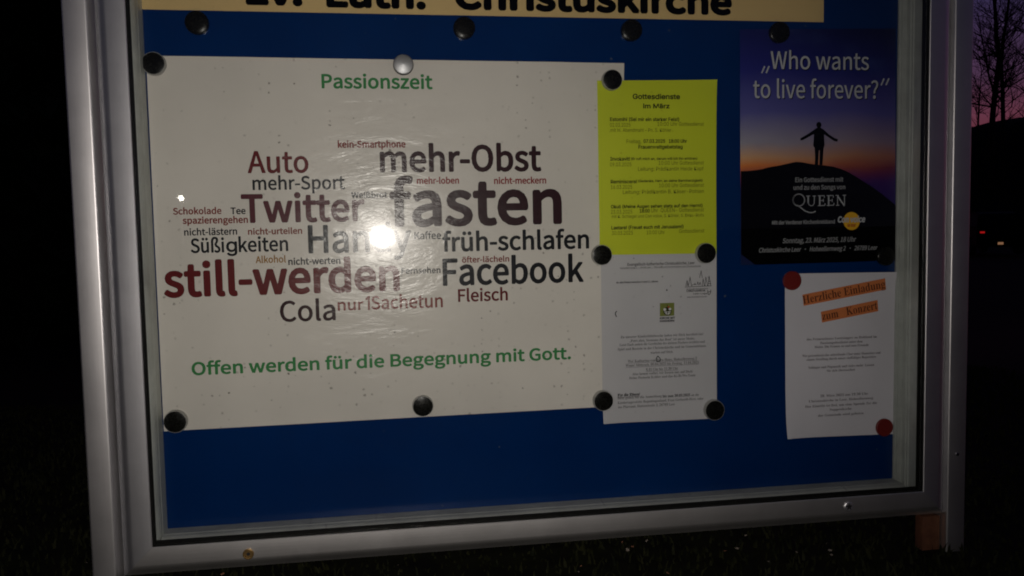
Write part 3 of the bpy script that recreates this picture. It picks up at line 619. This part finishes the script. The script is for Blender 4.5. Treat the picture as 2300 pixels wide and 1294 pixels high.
i_g2 = ink('faded_ink', (.06, .05, .055))
def T4(s, xl, xr_, yb, cap=5.4, ik=i_g2): return text(SI, serif(s), xl, xr_, yb, yb - cap, ik, 0, None, ref=serif('E'))
for s, a, b_, y in (('des Frauenchores Loctisingers zu Holtland im', 1811.6, 1969, 765), ('Passionsgottesdienst unter dem', 1842, 1937, 773.2), ('Motto: Die Frauen zu und nun Freunde', 1829, 1950.7, 782.3), ('Wir präsentieren das mitreißende Chor unter Hannelore und', 1801.5, 1977, 802.3),
                    ('einem Streifzug durch unser vielfältiges Repertoire', 1811, 1967, 810.6), ('Schlager und Popmusik und vieles mehr. Lassen', 1815.4, 1962.7, 828.6), ('Sie sich überraschen', 1856.5, 1919.7, 835.4),
                    ('28. März 2025 um 19.30 Uhr', 1841.7, 1949.3, 892), ('Christuskirche in Leer, Hoheellernweg', 1815.9, 1960.8, 904), ('Der Eintritt ist frei, um eine Spende für die', 1807.3, 1969.4, 916), ('Suppenküche', 1863, 1912.5, 922.8), ('der Gemeinde wird gebeten', 1836.4, 1939.3, 936)): T4(s, a, b_, y)

# ---- magnets
def magnet(px, py, label, Ys, kind='black', r=.0178, h=.0085, group=None):
    yy = Ys; p = P(px, py, yy - h)
    root = empty('magnet', (p.x, yy, p.z)); tag(root, label, 'magnet', group)
    if kind == 'black':
        lathe('rim', [(r, -.0001), (r, -h * .75), (r * .965, -h), (r * .93, -h)], (p.x, yy, p.z), m_rim, root, 44)
        lathe('face', [(r * .93, -h + .0001), (r * .925, -h - .0006), (r * .80, -h - .0012), (0, -h - .0014)], (p.x, yy, p.z), m_black, root, 44)
    elif kind == 'silver':
        lathe('rim', [(r, -.0001), (r, -h * .6), (r * .96, -h * .85)], (p.x, yy, p.z), m_black, root, 44)
        lathe('face', [(r * .96, -h * .85), (r * .90, -h), (r * .6, -h - .0016), (0, -h - .0024)], (p.x, yy, p.z), m_silver, root, 44)
    elif kind == 'dull':
        lathe('rim', [(r, -.0001), (r, -h * .9)], (p.x, yy, p.z), m_black, root, 44)
        lathe('face', [(r, -h * .9), (r * .93, -h), (r * .5, -h - .0008), (0, -h - .001)], (p.x, yy, p.z), m_black, root, 44)
    else:
        h2 = h * .45
        lathe('rim', [(r * .93, -.0001), (r * .93, -h2)], (p.x, yy, p.z), m_redm, root, 44); lathe('face', [(r * .93, -h2), (r * .88, -h2 - .0008), (0, -h2 - .001)], (p.x, yy, p.z), m_redm, root, 44)
Ysurf = -.0020
GM = 'round magnets holding the papers'
for px, py, lab, kd, ys_, rr in (
    (441, 50, 'large black magnet under the left end of the cream banner', 'dull', 0, .0178), (1043, 62, 'large black magnet under the middle of the cream banner', 'dull', 0, .0178),
    (1420, 67, 'large black magnet under the right part of the cream banner, above the lime sheet', 'dull', 0, .0178), (1753, 72, 'large black magnet at the top of the sunset poster', 'dull', -.0014, .0178),
    (344, 142, 'black magnet at the top left corner of the word cloud poster', 'black', Ysurf, .0178), (906, 144, 'shiny silver magnet at the top edge of the word cloud poster', 'silver', Ysurf - .0005, .0165),
    (1376, 179, 'black magnet at the top right corner of the poster, over the lime sheet corner', 'black', -.0046, .0172), (393, 948, 'black magnet at the bottom left corner of the word cloud poster', 'black', Ysurf, .0182),
    (950, 913, 'black magnet at the middle of the poster bottom edge', 'black', Ysurf, .0176), (1356, 901, 'black magnet where the white letter overlaps the poster bottom right corner', 'black', -.0034, .0176),
    (1353, 573, 'black magnet at the lower left corner of the lime sheet', 'black', -.0046, .0176), (1587, 569, 'black magnet at the lower right corner of the lime sheet', 'black', -.0046, .0180),
    (1606, 922, 'black magnet at the lower right corner of the white letter', 'black', -.0034, .0182), (1992, 576, 'black magnet lost in the dark bottom right corner of the sunset poster', 'dull', -.0014, .0165),
    (1783, 631, 'dark red magnet at the top left corner of the invitation', 'red', -.0018, .0182), (1991, 962, 'dark red magnet at the bottom right corner of the invitation', 'red', -.0018, .0175)):
    magnet(px, py, lab, ys_, kd, rr, .0085, GM)

# ================================================================== BEHIND AND AROUND
# brick on edge behind the right post
m_brick = mat('terracotta', (.33, .12, .045), .85); t = wnoise(m_brick, 60, 5); n, l, b = nodes(m_brick)
l.new(mixcol(m_brick, mrange(m_brick, t.outputs[0], .3, .7), (.09, .030, .013), (.14, .052, .022)), b.inputs['Base Color']); bump(m_brick, t.outputs[0], .5, .002)
pb = P(2055, 1165, -.010); bk = box('brick', pb.x, 1.3455, -.032, -.010, -.012, Z0 - .8145, m_brick, None, .002)
tag(bk, 'orange brown clay brick wedged under the board corner beside the right post', 'brick')
# pale bits lying in the turf
m_petal = mat('pale_petal', (.20, .17, .14), .85); m_leaf = mat('dry_leaf', (.30, .13, .07), .8)
lv = mesh([(-.006, -.003, 0), (0, -.005, .002), (.007, -.001, .001), (.006, .004, .003), (-.001, .006, .001), (-.007, .003, .002)], [(0, 1, 2, 3, 4, 5)])
lv2 = lv.copy(); lv.materials.append(m_petal); lv2.materials.append(m_leaf)
spots = [(1864, 1237, 0), (1858, 1221, 0), (1788, 1240, 0), (1868, 1247, 0), (1398, 1218, 1), (1420, 1228, 1), (1453, 1215, 0), (1410, 1235, 0), (1675, 1203, 0), (1628, 1238, 1), (1655, 1232, 0), (896, 1269, 0), (1300, 1285, 0), (1305, 1272, 1), (193, 1264, 0), (500, 1290, 1), (1500, 1288, 1), (1726, 1262, 0)]
import collections
ORD = ['leftmost', 'second from the left', 'third from the left', 'fourth from the left', 'fifth from the left', 'sixth from the left', 'seventh from the left', 'eighth from the left', 'ninth from the left', 'tenth from the left', 'eleventh from the left', 'twelfth from the left']
spots.sort(); cnt = collections.Counter()
for px, py, k in spots:
    wh = ORD[cnt[k]]; cnt[k] += 1
    d = RM @ Vector(((px - 1150) / F, 1, -(py - 647) / F)); s_ = (.035 - CAM.z) / d.z; p = CAM + d * s_
    o = bpy.data.objects.new('fallen_petal' if k == 0 else 'fallen_leaf', lv if k == 0 else lv2); C.objects.link(o); o.location = p; o.rotation_euler = (random.uniform(-.6, .9), random.uniform(-.6, .6), random.uniform(0, 6)); o.scale = (random.uniform(.3, .6),) * 3
    if k == 0: tag(o, 'tiny pale petal in the dark grass below the board, ' + wh, 'petal', 'petals in the grass')
    else: tag(o, 'tiny reddish dry leaf in the dark grass below the board, ' + wh, 'leaf', 'dry leaves in the grass')

def dirpt(px, py, dist):            # a point at horizontal distance dist in the direction seen at a pixel
    d = RM @ Vector(((px - 1150) / F, 1, -(py - 647) / F)); return CAM + d * (dist / math.hypot(d.x, d.y))

# bare trees on the hill
m_bark = mat('dark_bark', (.035, .028, .024), .95); t = wnoise(m_bark, 4, 5); bump(m_bark, t.outputs[0], .6, .03); m_bark.node_tree.nodes['Principled BSDF'].inputs['Specular IOR Level'].default_value = .1
def bare_tree(pix, dist, r0, label, seed, side_px=(), depth=3, twn=7, toph=19):
    rnd = random.Random(seed)
    pts = [dirpt(px, py, dist) for px, py in pix]
    base = Vector((pts[0].x, pts[0].y, gz(pts[0].x, pts[0].y) - .3)); pts = [base] + pts
    top = pts[-1] + (pts[-1] - pts[-2]).normalized() * .0
    while top.z < base.z + toph * .9: top = top + Vector((rnd.uniform(-.3, .3), rnd.uniform(-.3, .3), 1.4)); pts.append(top.copy())
    root = empty('bare_tree', base); tag(root, label, 'tree', 'bare trees on the hill')
    tv = []; tf = []; n_ = len(pts); rads = [r0 * (1 - .85 * i / (n_ - 1)) for i in range(n_)]; tube(tv, tf, pts, rads, 8)
    bv = []; bf = []
    def grow(p, d, ln, r, lev):
        q = [p.copy()]; rr_ = [r]; n2 = 5; dd = d.copy()
        for i in range(n2):
            dd = (dd + Vector((rnd.gauss(0, .16), rnd.gauss(0, .16), rnd.gauss(.06, .12)))).normalized(); q.append(q[-1] + dd * ln / n2); rr_.append(max(.004, r * (1 - (i + 1) / n2 * .8)))
        tube(bv, bf, q, rr_, 5 if lev < 2 else 3)
        if lev < depth:
            for k in range(rnd.randint(4, twn)):
                i = rnd.randint(1, n2); nd = (dd + Vector((rnd.gauss(0, .6), rnd.gauss(0, .6), rnd.gauss(.15, .45)))).normalized(); grow(q[i], nd, ln * rnd.uniform(.35, .6), max(.007, rr_[i] * .65), lev + 1)
    for i in range(1, n_):
        for k in range(5 if i < n_ - 1 else 6):
            t_ = rnd.random(); p = pts[i - 1].lerp(pts[i], t_)
            if p.z < base.z + 2.0: continue
            a = rnd.uniform(0, 6.28); d = Vector((math.cos(a) * .85, math.sin(a) * .85, rnd.uniform(.25, .8))).normalized()
            hh = (p.z - base.z) / toph; grow(p, d, rnd.uniform(2.2, 4.2) * (1.1 - .6 * hh), max(.02, rads[i] * .38), 1)
    for line in side_px:
        q = [dirpt(px, py, dist + rnd.uniform(-.5, .5)) for px, py in line]; tube(bv, bf, q, [r0 * .42 * (1 - .7 * i / (len(q) - 1)) for i in range(len(q))], 6)
        for i in range(1, len(q)):
            for k in range(4): grow(q[i - 1].lerp(q[i], rnd.random()), Vector((rnd.gauss(0, .7), rnd.gauss(0, .5), rnd.gauss(.5, .4))).normalized(), rnd.uniform(.8, 2.2), .02, 1)
    obj('trunk', tv, tf, m_bark, root, True); obj('crown', bv, bf, m_bark, root, True)
bare_tree([(2229, 268), (2234, 215), (2240, 165), (2244, 130), (2238, 80), (2236, 30), (2232, -10)], 56, .17, 'forked bare tree, thickest trunk on the hill right of the board', 5,
          [[(2232, 205), (2222, 175), (2212, 120), (2203, 75), (2196, 30)], [(2255, 162), (2275, 152), (2303, 136)], [(2237, 118), (2210, 128), (2182, 134)]])
bare_tree([(2253, 268), (2252, 200), (2249, 150), (2252, 95), (2260, 50), (2266, 0)], 57, .13, 'slimmer bare tree just right of the forked tree on the hill', 9,
          [[(2256, 185), (2280, 172), (2303, 160)], [(2262, 75), (2284, 60), (2305, 78)]])
bare_tree([(2196, 290), (2199, 240), (2201, 205), (2205, 160)], 55, .07, 'thin young bare tree on the hill right beside the post', 14, [[(2198, 262), (2190, 245), (2184, 225)]], 3, 5, 9)
bare_tree([(2320, 262), (2322, 200), (2318, 100)], 60, .16, 'bare tree at the far right edge of the picture', 21, [], 3, 6, 17)

# tall evergreen hedge left of the board: added to block the sky there
m_needle = mat('dark_evergreen', (.018, .028, .014), .9); t = wnoise(m_needle, 2, 4); n, l, b = nodes(m_needle); b.inputs['Specular IOR Level'].default_value = .05
l.new(mixcol(m_needle, mrange(m_needle, t.outputs[0], .3, .7), (.012, .02, .01), (.03, .042, .02)), b.inputs['Base Color'])
def conifer(x, y, h, r, seed, label):
    rnd = random.Random(seed); root = empty('conifer', (x, y, gz(x, y))); tag(root, label, 'tree', 'conifers added left of the board')
    tv, tf = [], []; tube(tv, tf, [Vector((x, y, gz(x, y) - .3)), Vector((x, y, h * .5)), Vector((x, y, h))], [.22, .14, .02], 8); obj('trunk', tv, tf, m_bark, root)
    v = []; f = []
    for i in range(5200):
        t_ = rnd.random() ** .8; z = gz(x, y) + .1 + t_ * (h - .1); rad = r * (1 - t_ ** 1.6) * (.45 + .6 * math.sqrt(rnd.random())); a = rnd.uniform(0, 6.28)
        p = Vector((x + rad * math.cos(a), y + rad * math.sin(a), z)); out = Vector((math.cos(a), math.sin(a), rnd.uniform(-.5, .3))).normalized(); sd = out.cross(Vector((0, 0, 1))).normalized() * rnd.uniform(.12, .28); ln = out * rnd.uniform(.25, .55); dr = Vector((0, 0, -rnd.uniform(.05, .25)))
        k = len(v); v += [p - sd, p + sd, p + ln + dr]; f.append((k, k + 1, k + 2)); k = len(v); sd2 = Vector((0, 0, rnd.uniform(.1, .25))); v += [p - sd2, p + sd2, p + ln + dr]; f.append((k, k + 1, k + 2))
    obj('crown', v, f, m_needle, root)
for i, (px, dist, h, r_) in enumerate(((130, 13.5, 8.5, 1.9), (20, 12.5, 9.5, 2.1), (-90, 13.2, 8.8, 2.0), (250, 14.6, 9.2, 2.0), (-220, 12.6, 9.0, 2.1), (70, 16.5, 10.0, 2.3), (380, 15.5, 8.0, 1.9))):
    p = dirpt(px, 500, dist); conifer(p.x, p.y, h, r_, 40 + i, ['dense dark conifer added nearest the left post', 'tall dark conifer added at the left edge', 'dark conifer added beyond the left edge', 'added dark conifer hidden behind the left frame', 'outermost dark conifer of the added row on the left', 'tallest dark conifer, added behind the row', 'added dark conifer behind the poster side of the board'][i])

# parked car far right, one tail light lit
def car(loc, rz):
    root = empty('parked_car', loc, rz); tag(root, 'dark parked car in the distance with one red tail light glowing', 'car')
    paint = mat('dark_car_paint', (.004, .004, .005), .6, 0., Specular_IOR_Level=.08); wg = mat('car_window', (.003, .003, .004), .5, 0., Specular_IOR_Level=.1); ty = mat('tyre', (.01, .01, .01), .9); hub = mat('hub', (.2, .2, .2), .4, .8)
    def part(name, prof, w0, w1, m, par=root):    # side profile (y forward, z), extruded in x between -w and w with tumblehome
        v = [(-w0 if z < .95 else -w1, y, z) for y, z in prof] + [(w0 if z < .95 else w1, y, z) for y, z in prof]; n_ = len(prof); f = [tuple(range(n_)), tuple(range(2 * n_ - 1, n_ - 1, -1))]
        for i in range(n_): j = (i + 1) % n_; f.append((i, i + n_, j + n_, j))
        me = mesh(v, f); bm = bmesh.new(); bm.from_mesh(me); bmesh.ops.recalc_face_normals(bm, faces=bm.faces); bmesh.ops.bevel(bm, geom=bm.edges[:], offset=.04, segments=2, affect='EDGES'); bm.to_mesh(me); bm.free()
        return link(name, me, m, par)
    part('body', [(-2.05, .35), (-2.1, .6), (-2.0, .93), (1.0, .93), (1.9, .78), (2.1, .6), (2.1, .3), (1.75, .25), (1.65, .55), (1.2, .55), (1.1, .25), (-1.0, .25), (-1.1, .55), (-1.6, .55), (-1.7, .28)], .86, .86, paint)
    part('cabin', [(-1.9, .94), (-1.65, 1.40), (-1.2, 1.48), (.1, 1.46), (.9, .94)], .80, .64, paint)
    for nm, vs_ in (('rear_window', [(-.62, -1.86, 1.02), (.62, -1.86, 1.02), (.52, -1.70, 1.36), (-.52, -1.70, 1.36)]), ('windscreen', [(-.66, .84, 1.0), (.66, .84, 1.0), (.54, .25, 1.40), (-.54, .25, 1.40)])): link(nm, mesh(vs_, [(0, 1, 2, 3)]), wg, root)
    for sx_ in (-1, 1):
        for yy in (-1.35, 1.42):
            v = []; f = []; pr = [(.0, .10), (.19, .10), (.2, .085), (.31, .09), (.32, .0), (.31, -.09), (.0, -.09)]; n_ = len(pr)
            for i in range(20):
                a = 2 * math.pi * i / 20
                for r_, h_ in pr: v.append((sx_ * .78 + sx_ * h_, yy + r_ * math.cos(a), .32 + r_ * math.sin(a)))
            for i in range(20):
                j = (i + 1) % 20
                for k in range(n_ - 1): f.append((i * n_ + k, j * n_ + k, j * n_ + k + 1, i * n_ + k + 1))
            link('wheel', mesh(v, f), ty, root)
    def lamp(name, x, z, sx_, sz, em, strength, lab=None):
        m = mat(name, em, .3); b_ = m.node_tree.nodes['Principled BSDF']; b_.inputs['Emission Color'].default_value = (*em, 1); b_.inputs['Emission Strength'].default_value = strength
        vv, ff = box_vf(x - sx_, x + sx_, -2.125, -2.05, z - sz, z + sz); o = link(name, mesh(vv, ff), m, root)
        if lab: o['label'] = lab
    lamp('tail_light', -.70, .78, .06, .03, (1, .02, .02), .32, 'tail light glowing red'); lamp('tail_light', .70, .78, .085, .045, (.12, .005, .005), 0.)
    lamp('plate_lamp', -.12, .40, .075, .04, (1, .50, .25), .2, 'dim warm number plate lamp')
# its left tail light is seen at photo pixel (2207, 522), 32 m away
tl = dirpt(2207, 522, 32); rz = -R(16); off = Matrix.Rotation(rz, 3, 'Z') @ Vector((-.70, -2.1, .78))
car((tl.x - off.x, tl.y - off.y, tl.z - .78), rz)

# street lamp behind the viewer: its globe is the bright speck mirrored in the glass
m_glow = mat('lamp_globe', (1, .93, .82), .4); b = m_glow.node_tree.nodes['Principled BSDF']; b.inputs['Emission Color'].default_value = (1, .94, .86, 1); b.inputs['Emission Strength'].default_value = 60
g0 = P(407, 445, -.053); dd = (g0 - CAM); dd.y = -dd.y; lp = g0 + dd * (78 / dd.length)
root = empty('street_lamp', (lp.x, lp.y, 0)); tag(root, 'post top street lamp with a white globe, mirrored as a bright speck in the glass', 'street lamp')
tv, tf = [], []; tube(tv, tf, [Vector((lp.x, lp.y, -.1)), Vector((lp.x, lp.y, 1)), Vector((lp.x, lp.y, lp.z - .2))], [.08, .06, .045], 12); obj('pole', tv, tf, m_post, root, True)
lathe('globe', [(.04, -.21), (.12, -.18), (.19, -.1), (.21, 0), (.19, .1), (.12, .18), (0, .21)], (lp.x, lp.y, lp.z), m_glow, root, 20, 'Z')
lathe('collar', [(.046, -.30), (.09, -.25), (.09, -.20), (.04, -.20)], (lp.x, lp.y, lp.z), m_post, root, 16, 'Z')
